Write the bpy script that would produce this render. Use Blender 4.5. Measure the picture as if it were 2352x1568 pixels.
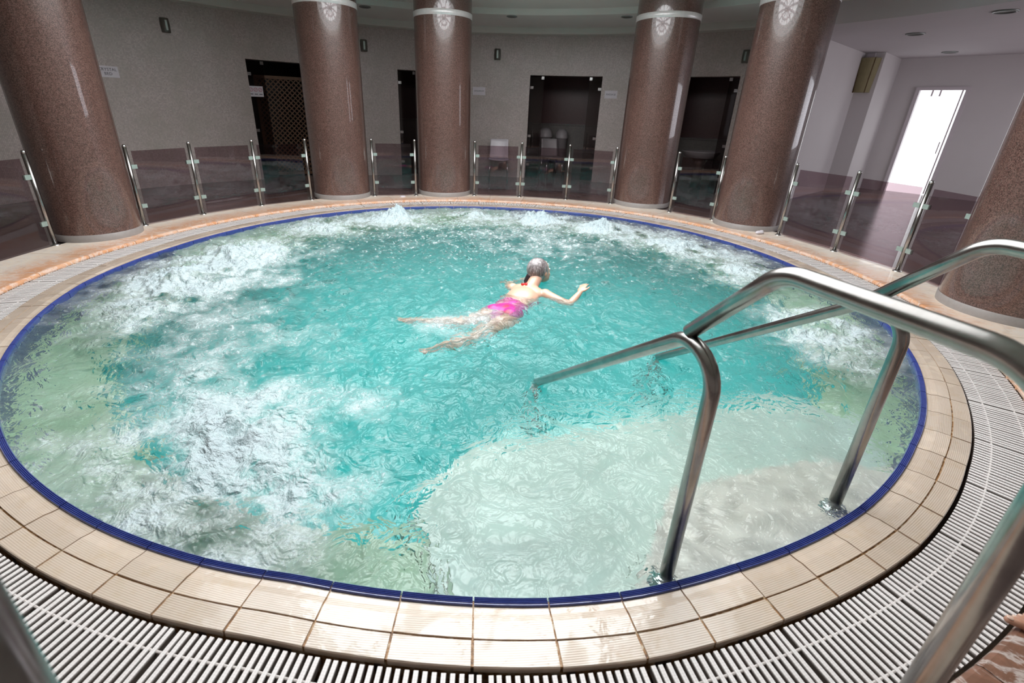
import bpy, bmesh, math, random
import numpy as np
from mathutils import Vector, Matrix
from math import sin, cos, pi, radians as R_
random.seed(7); rng = np.random.default_rng(7)
for o in list(bpy.data.objects): bpy.data.objects.remove(o)
SC = bpy.context.scene; COL = SC.collection

# ------------------------------------------------------------------ camera
cam = bpy.data.cameras.new('camera'); co = bpy.data.objects.new('camera', cam); COL.objects.link(co); SC.camera = co
pitch, roll = .4093, .0349
fw = Vector((0, cos(pitch), -sin(pitch))); rt = Vector((1, 0, 0)); up = rt.cross(fw)
r2 = rt*cos(roll)+up*sin(roll); u2 = -rt*sin(roll)+up*cos(roll)
m = Matrix((r2, u2, -fw)).transposed().to_4x4(); m.translation = Vector((.1708, -4.464, 1.476)); co.matrix_world = m
cam.sensor_width = 36; cam.lens = 1073.9/2352*36
cam.shift_x = 38.3/2352; cam.shift_y = -64.3/2352
cam.clip_start = .02; cam.clip_end = 100
cam.dof.use_dof = True; cam.dof.focus_distance = 2.9; cam.dof.aperture_fstop = 3.2

# ------------------------------------------------------------------ world and light
w = bpy.data.worlds.new('world'); SC.world = w; w.use_nodes = True
bg = w.node_tree.nodes['Background']; bg.inputs[0].default_value = (.86, .92, 1, 1); bg.inputs[1].default_value = 2.2
SKY_L = 9.0          # luminance of the frosted skylight over the pool
def area(name, loc, size, size_y, energy, color, direction):
    l = bpy.data.lights.new(name, 'AREA'); l.shape = 'RECTANGLE'; l.size = size; l.size_y = size_y; l.energy = energy; l.color = color
    o = bpy.data.objects.new(name, l); COL.objects.link(o); o.location = loc
    o.rotation_euler = Vector(direction).to_track_quat('-Z', 'Y').to_euler(); return o
SC.view_settings.view_transform = 'Standard'; SC.view_settings.look = 'None'
SC.view_settings.exposure = 0.0; SC.view_settings.gamma = 1; SC.view_settings.use_curve_mapping = False
cy = SC.cycles
cy.max_bounces = 8; cy.diffuse_bounces = 3; cy.glossy_bounces = 3; cy.transmission_bounces = 5; cy.transparent_max_bounces = 10; cy.volume_bounces = 0
cy.caustics_reflective = True; cy.caustics_refractive = True; cy.sample_clamp_indirect = 6; cy.blur_glossy = 0.3
cy.use_denoising = True; cy.use_adaptive_sampling = True; cy.adaptive_threshold = .08

# ------------------------------------------------------------------ node helpers
class N:
    def __init__(s, name):
        s.m = bpy.data.materials.new(name); s.m.use_nodes = True; s.t = s.m.node_tree; s.p = s.t.nodes['Principled BSDF']; s.out = s.t.nodes['Material Output']
    def n(s, typ, **k):
        x = s.t.nodes.new('ShaderNode'+typ)
        for a, b in k.items(): setattr(x, a, b)
        return x
    def l(s, a, b): s.t.links.new(a, b)
    def set(s, **k):
        for a, b in k.items():
            i = s.p.inputs[a.replace('_', ' ')]
            if hasattr(b, 'is_output') and b.is_output: s.l(b, i)
            else: i.default_value = (*b, 1) if isinstance(b, tuple) and len(b) == 3 else b
        return s
    def v(s, sock, x):
        if hasattr(x, 'is_output'): s.l(x, sock)
        else: sock.default_value = (*x, 1) if isinstance(x, tuple) and len(x) == 3 and sock.type == 'RGBA' else x
    def math(s, op, a, b=0.0, c=None, clamp=False):
        x = s.n('Math', operation=op, use_clamp=clamp); s.v(x.inputs[0], a); s.v(x.inputs[1], b)
        if c is not None: s.v(x.inputs[2], c)
        return x.outputs[0]
    def mix(s, f, a, b, blend='MIX'):
        x = s.n('Mix', data_type='RGBA', blend_type=blend); s.v(x.inputs[0], f); s.v(x.inputs[6], a); s.v(x.inputs[7], b); return x.outputs[2]
    def obj(s): return s.n('TexCoord').outputs['Object']
    def noise(s, scale, vec=None, detail=3, rough=.55, dist=0.0):
        x = s.n('TexNoise'); x.inputs['Scale'].default_value = scale; x.inputs['Detail'].default_value = detail
        x.inputs['Roughness'].default_value = rough; x.inputs['Distortion'].default_value = dist
        if vec is not None: s.l(vec, x.inputs['Vector'])
        return x.outputs['Fac']
    def ramp(s, f, *pts):
        x = s.n('ValToRGB'); cr = x.color_ramp
        while len(cr.elements) < len(pts): cr.elements.new(.5)
        for e, (p, c) in zip(cr.elements, pts): e.position = p; e.color = (*c, 1) if isinstance(c, tuple) else (c, c, c, 1)
        s.v(x.inputs[0], f); return x.outputs[0]
    def bump(s, h, strength=.3, dist=.002):
        x = s.n('Bump'); x.inputs['Strength'].default_value = strength; x.inputs['Distance'].default_value = dist
        s.l(h, x.inputs['Height']); s.l(x.outputs[0], s.p.inputs['Normal']); return s
    def radial(s):      # distance from the pool's axis and angle round it
        sp = s.n('SeparateXYZ'); s.l(s.obj(), sp.inputs[0])
        rr = s.math('SQRT', s.math('ADD', s.math('MULTIPLY', sp.outputs[0], sp.outputs[0]), s.math('MULTIPLY', sp.outputs[1], sp.outputs[1])))
        return rr, s.math('ARCTAN2', sp.outputs[1], sp.outputs[0]), sp.outputs[2]
    def vec(s, x, y, z):
        c = s.n('CombineXYZ'); s.v(c.inputs[0], x); s.v(c.inputs[1], y); s.v(c.inputs[2], z); return c.outputs[0]
    def rnd(s): return s.n('ObjectInfo').outputs['Random']

def plain(name, col, rough=.5, metal=0.0, var=.06, scale=30, **k):
    a = N(name); f = a.noise(scale, a.obj())
    c = a.mix(f, tuple(x*(1-var*2) for x in col), tuple(min(1, x*(1+var*2)) for x in col))
    return a.set(Base_Color=c, Roughness=rough, Metallic=metal, **k).m

# --- coping tiles
def m_tile():
    a = N('ribbed_beige_tile'); r, th, z = a.radial()
    rib = a.math('SINE', a.math('MULTIPLY', r, 2*pi/.0068))
    big = a.noise(3, a.obj(), 4); st = a.noise(14, a.obj(), 5, .7)
    c = a.mix(big, (.55, .44, .345), (.66, .56, .47))
    c = a.mix(a.math('MULTIPLY', a.ramp(st, (.5, 0.0), (.72, 1.0)), .35), c, (.50, .36, .20))
    hs = a.n('HueSaturation'); a.l(c, hs.inputs['Color']); a.l(a.math('ADD', .93, a.math('MULTIPLY', a.rnd(), .14)), hs.inputs['Value'])
    c = a.mix(a.math('MULTIPLY', a.ramp(rib, (.0, 1.0), (.25, 0.0)), .14), hs.outputs[0], (.33, .22, .13))
    a.set(Base_Color=c, Roughness=.26, Coat_Weight=a.ramp(a.noise(6, a.obj(), 3, .5, .8), (.36, .12), (.44, 1.0)), Coat_Roughness=.02)
    wet = a.noise(22, a.obj(), 3, .5, .6)
    h = a.math('ADD', a.math('MULTIPLY', rib, .35), a.math('MULTIPLY', wet, .4))
    a.bump(h, .5, .0012)
    cb = a.n('Bump'); cb.inputs['Strength'].default_value = .8; cb.inputs['Distance'].default_value = .002; a.l(wet, cb.inputs['Height']); a.l(cb.outputs[0], a.p.inputs['Coat Normal'])
    return a.m
def m_blue():
    a = N('cobalt_blue_glaze'); f = a.noise(20, a.obj(), 4)
    a.set(Base_Color=a.mix(f, (.022, .035, .17), (.055, .08, .30)), Roughness=.16, Coat_Weight=.5); return a.m
def m_grout():
    a = N('rusty_grout'); f = a.noise(35, a.obj(), 5, .7)
    a.set(Base_Color=a.ramp(f, (.34, (.09, .036, .012)), (.5, (.36, .18, .06)), (.66, (.60, .50, .36))), Roughness=.5); a.bump(f, .6, .004); return a.m
def m_marble(name='salmon_veined_marble', brown=0.0):
    a = N(name)
    r, th, z = a.radial(); off = a.n('VectorMath', operation='ADD'); a.l(a.obj(), off.inputs[0])
    rnd = a.rnd(); a.l(a.vec(a.math('MULTIPLY', rnd, 9), a.math('MULTIPLY', rnd, 5), 0.0), off.inputs[1]); P = off.outputs[0]
    n1 = a.noise(2.6, P, 5, .6, 1.4); n2 = a.noise(9, P, 6, .65, .8); vein = a.noise(4.5, P, 8, .62, 2.0)
    inner = a.math('SUBTRACT', 1.0, a.math('MULTIPLY', a.math('SUBTRACT', r, 4.02), 3.4), clamp=True)
    warm = a.math('ADD', a.math('MULTIPLY', inner, .80), a.math('MULTIPLY', a.math('SUBTRACT', n1, .45), 1.1), clamp=True)
    c = a.mix(warm, (.88, .77, .64), (.70, .34, .17))
    c = a.mix(brown, c, a.mix(n2, (.06, .035, .026), (.24, .105, .07)))
    dark = a.math('MULTIPLY', a.ramp(n2, (.52, 0.0), (.66, 1.0)), .30)
    c = a.mix(dark, c, (.36, .17, .11))
    c = a.mix(a.math('MULTIPLY', a.ramp(vein, (.44, 0.0), (.5, 1.0), (.56, 0.0)), .55), c, (.80, .74, .70))
    a.set(Base_Color=c, Roughness=.32, Coat_Weight=.25); a.bump(n2, .12, .002); return a.m
def m_slat(name='white_grate_plastic', zt=-.003):
    a = N(name)
    sp = a.n('SeparateXYZ'); a.l(a.obj(), sp.inputs[0])
    gx = a.math('SINE', a.math('MULTIPLY', sp.outputs[0], 2*pi/.0085)); gy = a.math('ABSOLUTE', sp.outputs[1])
    line = a.math('MAXIMUM', a.ramp(gx, (.90, 0.0), (.97, 1.0)), a.math('SUBTRACT', 1.0, a.ramp(a.math('MULTIPLY', gy, 100.0), (.045, 0.0), (.075, 1.0))))
    f = a.noise(3, a.n('NewGeometry').outputs['Position'], 3)
    c = a.mix(a.math('MULTIPLY', line, .38), a.mix(f, (.76, .71, .69), (.85, .81, .79)), (.42, .36, .34))
    c = a.mix(a.math('MULTIPLY', a.math('SUBTRACT', zt, sp.outputs[2]), 160.0, clamp=True), c, (.17, .14, .12))  # slat sides darken downward: painted shade for the gaps between slats
    a.set(Base_Color=c, Roughness=.42); return a.m
def m_granite():
    a = N('polished_red_brown_granite'); P = a.obj()
    vo = a.n('TexVoronoi', feature='F1'); vo.inputs['Scale'].default_value = 150; a.l(P, vo.inputs['Vector'])
    sp = a.n('SeparateColor'); a.l(vo.outputs['Color'], sp.inputs[0])
    n1 = a.noise(1.4, P, 2); n2 = a.noise(160, P, 2, .7)
    g = a.math('ADD', a.math('MULTIPLY', sp.outputs[0], .6), a.math('MULTIPLY', n2, .4))
    c = a.ramp(g, (.18, (.045, .026, .022)), (.42, (.105, .056, .045)), (.60, (.145, .080, .066)), (.86, (.20, .122, .10)))
    hs = a.n('HueSaturation'); a.l(c, hs.inputs['Color']); a.l(a.math('ADD', .8, a.math('MULTIPLY', n1, .4)), hs.inputs['Value'])
    a.set(Base_Color=hs.outputs[0], Roughness=.3, Coat_Weight=.85, Coat_Roughness=.03, Coat_IOR=1.55); return a.m
def m_steel(name='brushed_stainless', col=(.40, .38, .365), rough=.22):
    a = N(name); f = a.noise(12, a.obj(), 5, .7); g = a.noise(120, a.obj(), 3)
    c = a.mix(a.ramp(f, (.35, 0.0), (.7, 1.0)), tuple(x*.78 for x in col), col)
    a.set(Base_Color=c, Metallic=1.0, Roughness=a.math('ADD', rough-.06, a.math('MULTIPLY', f, .14))); a.bump(g, .06, .0006); return a.m
def m_mosaic():
    a = N('grey_mosaic_wall'); r, th, z = a.radial(); P = a.obj()
    u = a.math('MULTIPLY', th, 7.35/.021); v = a.math('MULTIPLY', z, 1/.021)
    fu = a.math('FRACT', u); fv = a.math('FRACT', v)
    def edge(x): return a.math('MAXIMUM', a.math('LESS_THAN', x, .12), a.math('GREATER_THAN', x, .88))
    gr = a.math('MAXIMUM', edge(fu), edge(fv))
    wn = a.n('TexWhiteNoise', noise_dimensions='2D'); a.l(a.vec(a.math('FLOOR', u), a.math('FLOOR', v), 0.0), wn.inputs[0])
    stain = a.noise(2.2, P, 8, .7); st2 = a.noise(.8, P, 3)
    c = a.mix(wn.outputs[0], (.49, .42, .395), (.67, .59, .555))
    c = a.mix(a.ramp(stain, (.42, 0.0), (.66, 1.0)), c, a.mix(.6, c, (.44, .41, .35)))
    c = a.mix(a.math('MULTIPLY', gr, .5), c, (.26, .23, .21))
    a.set(Base_Color=c, Roughness=.35); a.bump(a.math('SUBTRACT', 1.0, gr), .25, .001); return a.m
def m_glass(name, tint, gloss=1.0):
    a = N(name); a.t.nodes.remove(a.p)
    tr = a.n('BsdfTransparent'); tr.inputs[0].default_value = (*tint, 1); gl = a.n('BsdfGlossy'); gl.inputs['Roughness'].default_value = .01
    lw = a.n('LayerWeight'); lw.inputs[0].default_value = .5; fr = a.math('ADD', .042, a.math('MULTIPLY', a.math('POWER', lw.outputs['Facing'], 5.0), .95)); mx = a.n('MixShader'); a.l(a.math('MULTIPLY', fr, gloss, clamp=True), mx.inputs[0])
    a.l(tr.outputs[0], mx.inputs[1]); a.l(gl.outputs[0], mx.inputs[2]); a.l(mx.outputs[0], a.out.inputs[0]); return a.m
def m_emit(name, col, s):
    a = N(name); a.set(Base_Color=(.8, .8, .8), Emission_Color=col, Emission_Strength=s); return a.m
def m_water():
    a = N('whirlpool_water'); P = a.obj()
    fo = a.n('Attribute', attribute_name='foam').outputs['Fac']
    n1 = a.noise(26, P, 4, .72, .5); n2 = a.noise(80, P, 2, .7)
    k = a.math('ADD', a.math('MULTIPLY', n1, .65), a.math('MULTIPLY', n2, .35))
    mask = a.math('ADD', fo, a.math('MULTIPLY', a.math('SUBTRACT', k, .5), 2.2))
    mask = a.ramp(mask, (.34, 0.0), (1.35, 1.0))
    cloud = a.math('MULTIPLY', a.math('SUBTRACT', fo, .14), .62, clamp=True)
    milk = a.math('ADD', .04, a.math('MAXIMUM', a.math('MULTIPLY', mask, .82), cloud), clamp=True)
    c = a.mix(milk, (.93, 1.0, .99), (.47, .56, .585))
    a.set(Base_Color=c, Roughness=a.math('ADD', .02, a.math('MULTIPLY', mask, .3)), IOR=1.333, Transmission_Weight=a.math('SUBTRACT', 1.0, milk))
    h = a.math('ADD', a.noise(8, P, 2.0, .5, 2.2), a.math('MULTIPLY', a.noise(23, P, 1.5, .5, 1.5), .26))
    h = a.math('ADD', h, a.math('MULTIPLY', k, a.math('MULTIPLY', a.math('MAXIMUM', a.math('SUBTRACT', fo, .12), 0.0), .42)))
    a.bump(h, 1.0, .028)
    ab = a.n('VolumeAbsorption'); ab.inputs[0].default_value = (.46, .958, .955, 1); ab.inputs[1].default_value = .85
    a.l(ab.outputs[0], a.out.inputs['Volume'])
    return a.m
def m_basin(name='pale_basin_tile', with_band=1.0):
    a = N(name); r, th, z = a.radial(); P = a.obj()
    deep = a.math('MULTIPLY', a.math('SUBTRACT', -.62, z), 12.0, clamp=True)
    n = a.noise(5, P, 5, .65)
    pale = a.mix(n, (.72, .59, .50), (.88, .77, .70))
    bench = a.math('MULTIPLY', a.math('LESS_THAN', z, -.40), a.math('GREATER_THAN', r, 2.9))
    pale = a.mix(a.math('MULTIPLY', bench, .8), pale, a.mix(a.noise(1.7, P, 2), (.52, .52, .26), (.74, .68, .46)))
    c = a.mix(deep, pale, a.mix(n, (.16, .545, .53), (.21, .625, .61)))
    band = a.math('MULTIPLY', a.math('MULTIPLY', a.math('GREATER_THAN', z, -.42), a.math('GREATER_THAN', r, 3.38)), with_band)
    c = a.mix(band, c, (.05, .07, .20))
    a.set(Base_Color=c, Roughness=.35); return a.m

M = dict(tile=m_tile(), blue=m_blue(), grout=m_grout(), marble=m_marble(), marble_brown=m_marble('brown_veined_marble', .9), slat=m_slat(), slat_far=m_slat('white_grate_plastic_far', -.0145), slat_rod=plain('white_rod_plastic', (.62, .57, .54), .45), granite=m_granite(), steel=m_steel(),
         chrome=m_steel('satin_chrome', (.72, .72, .72), .14), mosaic=m_mosaic(), water=m_water(), basin=m_basin(), stepstone=m_basin('worn_step_stone', 0.0),
         ceil=plain('ceiling_paint', (.82, .82, .77), .8, var=.02, scale=2), cornice=plain('cornice_paint', (.66, .66, .60), .8, var=.02, scale=2),
         roomwall=plain('room_wall_paint', (.66, .62, .62), .7, var=.02, scale=1.5), roomceil=plain('room_ceiling_paint', (.64, .60, .62), .8, var=.02, scale=1.5),
         floor=None, band=plain('white_metal_band', (.78, .76, .75), .35, .3), basering=plain('grey_metal_ring', (.30, .275, .26), .5, 0),
         clamp=plain('frosted_clamp', (.34, .42, .38), .3, .2), fence=m_glass('bronze_tinted_glass', (.69, .61, .635)), doorglass=m_glass('dark_tinted_glass', (.62, .58, .58)),
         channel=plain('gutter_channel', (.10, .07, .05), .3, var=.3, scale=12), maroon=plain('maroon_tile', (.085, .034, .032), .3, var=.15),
         darkstone=plain('dark_stone', (.13, .115, .105), .35, var=.15), white=plain('white_plastic', (.72, .68, .72), .35, var=.02),
         greyplastic=plain('grey_white_plastic', (.40, .36, .37), .4, var=.03), wood=plain('brown_lattice_wood', (.13, .062, .026), .5, var=.25, scale=12),
         sconce=plain('verdigris_sconce', (.13, .13, .11), .4, .3), shade=plain('olive_parchment', (.27, .23, .12), .7, var=.08, scale=8),
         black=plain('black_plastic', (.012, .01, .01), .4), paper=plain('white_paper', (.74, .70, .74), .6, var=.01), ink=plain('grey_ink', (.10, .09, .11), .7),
         pink=plain('pink_ink', (.55, .22, .28), .7), skylight=m_emit('frosted_skylight_pane', (.97, .985, 1, 1), SKY_L), skyring=m_emit('frosted_outer_pane', (.97, .985, 1, 1), SKY_L*.33), daypane=m_emit('daylit_frosted_pane', (.95, .97, 1, 1), 1.7),
         frame=plain('white_door_frame', (.66, .60, .63), .4, var=.02), downl=plain('downlight_metal', (.30, .32, .31), .35, .5))
def m_floor():
    a = N('brown_stone_floor'); P = a.obj(); n = a.noise(1.6, P, 6, .6, .6); n2 = a.noise(20, P, 4)
    a.set(Base_Color=a.mix(n, (.16, .12, .112), (.32, .25, .235)), Roughness=a.math('ADD', .14, a.math('MULTIPLY', n2, .12))); return a.m
M['floor'] = m_floor()
def m_skin(name='wet_skin', col=(.72, .42, .30)):
    a = N(name); f = a.noise(12, a.obj(), 4)
    a.set(Base_Color=a.mix(f, tuple(x*.86 for x in col), col), Roughness=.35, Subsurface_Weight=.12, Coat_Weight=.3, Coat_Roughness=.1); a.p.inputs['Subsurface Radius'].default_value = (.02, .008, .004); return a.m
M['skin'] = m_skin(); M['foot_skin'] = m_skin('foot_skin', (.52, .27, .18))
def m_hair():
    a = N('silver_grey_hair'); P = a.obj(); mp = a.n('Mapping'); mp.inputs['Scale'].default_value = (60, 60, 14); mp.inputs['Rotation'].default_value = (.5, .3, 0); a.l(P, mp.inputs[0])
    f = a.noise(1.0, mp.outputs[0], 5, .7, 1.0); g = a.noise(9, P, 2)
    a.set(Base_Color=a.ramp(a.math('ADD', a.math('MULTIPLY', f, .7), a.math('MULTIPLY', g, .3)), (.34, (.045, .035, .035)), (.5, (.23, .20, .20)), (.66, (.66, .60, .61))), Roughness=.3, Coat_Weight=.4); a.bump(f, .5, .004); return a.m
M['hair'] = m_hair(); M['darkhair'] = plain('dark_wet_hair', (.035, .025, .03), .25, var=.3, scale=60)
def m_suit():
    a = N('magenta_swimsuit'); P = a.obj(); f = a.noise(11, P, 3, .6, .5)
    a.set(Base_Color=a.ramp(f, (.36, (.34, .03, .06)), (.46, (.55, .02, .22)), (.6, (.50, .03, .30)), (.72, (.25, .04, .18))), Roughness=.4); return a.m
M['suit'] = m_suit(); M['red'] = plain('red_fabric', (.75, .02, .02), .5)

# ------------------------------------------------------------------ mesh helpers
class MB:
    def __init__(s): s.v = []; s.f = []; s.sm = []
    def add(s, vs, fs, smooth=False):
        b = len(s.v); s.v += [tuple(x) for x in vs]; s.f += [tuple(b+i for i in f) for f in fs]; s.sm += [smooth]*len(fs); return s
    def box(s, c, size, rot=0.0, mat=None):
        hx, hy, hz = (x/2 for x in size); vs = []
        for dz in (-hz, hz):
            for dx, dy in ((-hx, -hy), (hx, -hy), (hx, hy), (-hx, hy)):
                p = Vector((dx, dy, dz))
                if mat: p = mat @ p
                else: p = Vector((dx*cos(rot)-dy*sin(rot), dx*sin(rot)+dy*cos(rot), dz))
                vs.append(p+Vector(c))
        return s.add(vs, [(3, 2, 1, 0), (4, 5, 6, 7), (0, 1, 5, 4), (1, 2, 6, 5), (2, 3, 7, 6), (3, 0, 4, 7)])
    def lathe(s, prof, c=(0, 0, 0), n=32, smooth=True, caps=True, th0=0, th1=2*pi):
        full = abs(th1-th0-2*pi) < 1e-6; k = n if full else n+1; L = len(prof); vs = []
        for i in range(k):
            t = th0+(th1-th0)*i/n
            for r, z in prof: vs.append((c[0]+r*cos(t), c[1]+r*sin(t), c[2]+z))
        fs = [(i*L+j, ((i+1) % k)*L+j, ((i+1) % k)*L+j+1, i*L+j+1) for i in range(n) for j in range(L-1)]
        s.add(vs, fs, smooth)
        if caps and full:
            if prof[0][0] > 1e-4: s.add([(c[0]+prof[0][0]*cos(2*pi*i/n), c[1]+prof[0][0]*sin(2*pi*i/n), c[2]+prof[0][1]) for i in range(n)], [tuple(range(n))[::-1]])
            if prof[-1][0] > 1e-4: s.add([(c[0]+prof[-1][0]*cos(2*pi*i/n), c[1]+prof[-1][0]*sin(2*pi*i/n), c[2]+prof[-1][1]) for i in range(n)], [tuple(range(n))])
        return s
    def tube(s, pts, rad, n=20, caps=True):
        pts = [Vector(p) for p in pts]; K = len(pts); rr = rad if isinstance(rad, (list, tuple)) else [rad]*K; vs = []
        up0 = None
        for i, p in enumerate(pts):
            d = ((pts[min(i+1, K-1)]-pts[max(i-1, 0)])).normalized()
            if up0 is None:
                up0 = Vector((0, 0, 1)) if abs(d.z) < .9 else Vector((1, 0, 0))
            a = (up0-d*up0.dot(d)).normalized(); up0 = a; b = d.cross(a)
            for j in range(n): t = 2*pi*j/n; vs.append(p+(a*cos(t)+b*sin(t))*rr[i])
        fs = [(i*n+j, (i+1)*n+j, (i+1)*n+(j+1) % n, i*n+(j+1) % n) for i in range(K-1) for j in range(n)]
        s.add(vs, fs, True)
        if caps: s.add(vs[:n], [tuple(range(n))]); s.add(vs[-n:], [tuple(range(n))[::-1]])
        return s
    def ball(s, c, r, nu=16, nv=10, mat=None):
        r = (r, r, r) if not isinstance(r, (tuple, list)) else r; vs = []; fs = []
        for i in range(nv+1):
            ph = pi*i/nv-pi/2
            for j in range(nu):
                t = 2*pi*j/nu; p = Vector((r[0]*cos(ph)*cos(t), r[1]*cos(ph)*sin(t), r[2]*sin(ph)))
                if mat: p = mat @ p
                vs.append(p+Vector(c))
        fs = [(i*nu+j, i*nu+(j+1) % nu, (i+1)*nu+(j+1) % nu, (i+1)*nu+j) for i in range(nv) for j in range(nu)]
        return s.add(vs, fs, True)
    def build(s, name, mat, parent=None, loc=None):
        me = bpy.data.meshes.new(name); me.from_pydata(s.v, [], s.f); me.polygons.foreach_set('use_smooth', s.sm)
        bm = bmesh.new(); bm.from_mesh(me); bmesh.ops.remove_doubles(bm, verts=bm.verts, dist=1e-6); bmesh.ops.recalc_face_normals(bm, faces=bm.faces); bm.to_mesh(me); bm.free()
        for mm in (mat if isinstance(mat, list) else [mat]): me.materials.append(mm)
        o = bpy.data.objects.new(name, me); COL.objects.link(o)
        if parent: o.parent = parent
        if loc: o.location = loc
        return o
def empty(name, loc=(0, 0, 0), rz=0):
    o = bpy.data.objects.new(name, None); COL.objects.link(o); o.location = loc; o.rotation_euler.z = rz; o.empty_display_size = .1; return o
def tag(o, label=None, cat=None, group=None, kind=None):
    for k, v in (('label', label), ('category', cat), ('group', group), ('kind', kind)):
        if v: o[k] = v
    return o
def struct(o, label=None, cat=None): return tag(o, label, cat, kind='structure')
def bend(pts, rad, n=8):       # round the corners of a polyline
    P = [Vector(p) for p in pts]; out = [P[0]]
    rads = rad if isinstance(rad, (list, tuple)) else [rad]*(len(P)-2)
    for i in range(1, len(P)-1):
        a = (P[i-1]-P[i]).normalized(); b = (P[i+1]-P[i]).normalized(); ang = a.angle(b); t = rads[i-1]/math.tan(ang/2)
        p0 = P[i]+a*t; p1 = P[i]+b*t; ce = P[i]+(a+b).normalized()*(rads[i-1]/sin(ang/2))
        v0 = p0-ce; v1 = p1-ce
        for k in range(n+1):
            q = v0.slerp(v1, k/n); out.append(ce+q.normalized()*rads[i-1])
    out.append(P[-1]); return out

# the ring is not a perfect circle: measured radial offset against angle
DK = np.array([(-180, -.02), (-168, .02), (-150, .012), (-124, .016), (-112, 0), (-104, -.014), (-98, -.03), (-92, -.015), (-84, .01), (-79, .018), (-72, .006), (-60, .006), (-48, -.014),
               (-36, -.004), (-28, .014), (0, .06), (15, .09), (30, .09), (48, .09), (58, .06), (66, .02), (75, -.03), (85, -.05), (100, -.05), (120, -.05), (150, -.06), (172, -.05)])
def dr(th):
    d = (np.degrees(th)+180) % 360-180
    return float(np.interp(d, np.r_[DK[:, 0], 180], np.r_[DK[:, 1], -.02]))
def sector(r0, r1, t0, t1, prof=None, z0=0, z1=0, n=3, off=True):
    """curved block between two radii and two angles; prof = list of (r, z) of its closed section"""
    prof = prof or [(r0, z0), (r0, z1), (r1, z1), (r1, z0)]; L = len(prof); vs = []; mb = MB()
    for i in range(n+1):
        t = t0+(t1-t0)*i/n; d = dr(t) if off else 0
        for r, z in prof: vs.append(((r+d)*cos(t), (r+d)*sin(t), z))
    fs = [(i*L+j, (i+1)*L+j, (i+1)*L+(j+1) % L, i*L+(j+1) % L) for i in range(n) for j in range(L)]
    fs += [tuple(range(L))[::-1], tuple(range(n*L, n*L+L))]
    return mb.add(vs, fs)
def ring(prof, n=180, off=True, closed=False):
    L = len(prof); mb = MB(); vs = []
    for i in range(n):
        t = 2*pi*i/n; d = dr(t) if off else 0
        for r, z in prof: vs.append(((r+d)*cos(t), (r+d)*sin(t), z))
    J = L if closed else L-1
    mb.add(vs, [(i*L+j, ((i+1) % n)*L+j, ((i+1) % n)*L+(j+1) % L, i*L+(j+1) % L) for i in range(n) for j in range(J)], False); return mb

# ------------------------------------------------------------------ pool basin, steps
U = Vector((-.285, .9585, 0)); V = Vector((.9585, .285, 0))
def uv(s, v, z=0): p = U*s+V*v; return Vector((p.x, p.y, z))
basin = struct(ring([(3.428, -.014), (3.428, -1.4), (.01, -1.4)], 240).build('pool_basin', M['basin']))
ring([(3.44, -.44), (2.98, -.44), (2.96, -.46), (2.96, -1.42), (3.44, -1.42)], 180, closed=True).build('bench', M['basin'], basin)
def step(s1, v0, v1, z, cut=.25):
    P = [(-3.9, v0), (s1-cut, v0), (s1, v0+cut), (s1, v1-cut), (s1-cut, v1), (-3.9, v1)]
    pts = []
    for s_, v_ in P:
        p = uv(s_, v_); r = p.length
        if r > 3.43: p = p*(3.43/r)
        pts.append(p)
    # outer side follows the basin wall
    a0 = math.atan2(pts[-1].y, pts[-1].x); a1 = math.atan2(pts[0].y, pts[0].x)
    arc = [Vector((3.43*cos(a0+(a1-a0)*k/10), 3.43*sin(a0+(a1-a0)*k/10), 0)) for k in range(1, 10)]
    pts = pts+arc; n = len(pts); mb = MB()
    vs = [(p.x, p.y, z) for p in pts]+[(p.x, p.y, -1.41) for p in pts]
    mb.add(vs, [tuple(range(n)), tuple(range(2*n-1, n-1, -1))]+[(i, (i+1) % n, n+(i+1) % n, n+i) for i in range(n)])
    return mb.build('step', M['stepstone'], basin)
step(-2.98, -.30, 1.45, -.12, .46); step(-2.34, -1.0, 1.75, -.36, .3); step(-1.98, -.55, 1.35, -.66, .2)

# ------------------------------------------------------------------ water surface
def field(lmin, lmax, slope, seed, L=8.0, n=1024):
    g = np.random.default_rng(seed); f = np.fft.fft2(g.standard_normal((n, n))); k = np.fft.fftfreq(n, L/n); kk = np.hypot(*np.meshgrid(k, k))+1e-9
    f *= np.where((kk > 1/lmax) & (kk < 1/lmin), kk**slope, 0); h = np.real(np.fft.ifft2(f)); return h/h.std()
def samp(F, x, y, L=8.0):
    n = F.shape[0]; a = (x/L+.5)*n; b = (y/L+.5)*n; i = np.floor(a).astype(int); j = np.floor(b).astype(int); fa = a-i; fb = b-j
    g = lambda p, q: F[q % n, p % n]
    return (g(i, j)*(1-fa)+g(i+1, j)*fa)*(1-fb)+(g(i, j+1)*(1-fa)+g(i+1, j+1)*fa)*fb
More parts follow.
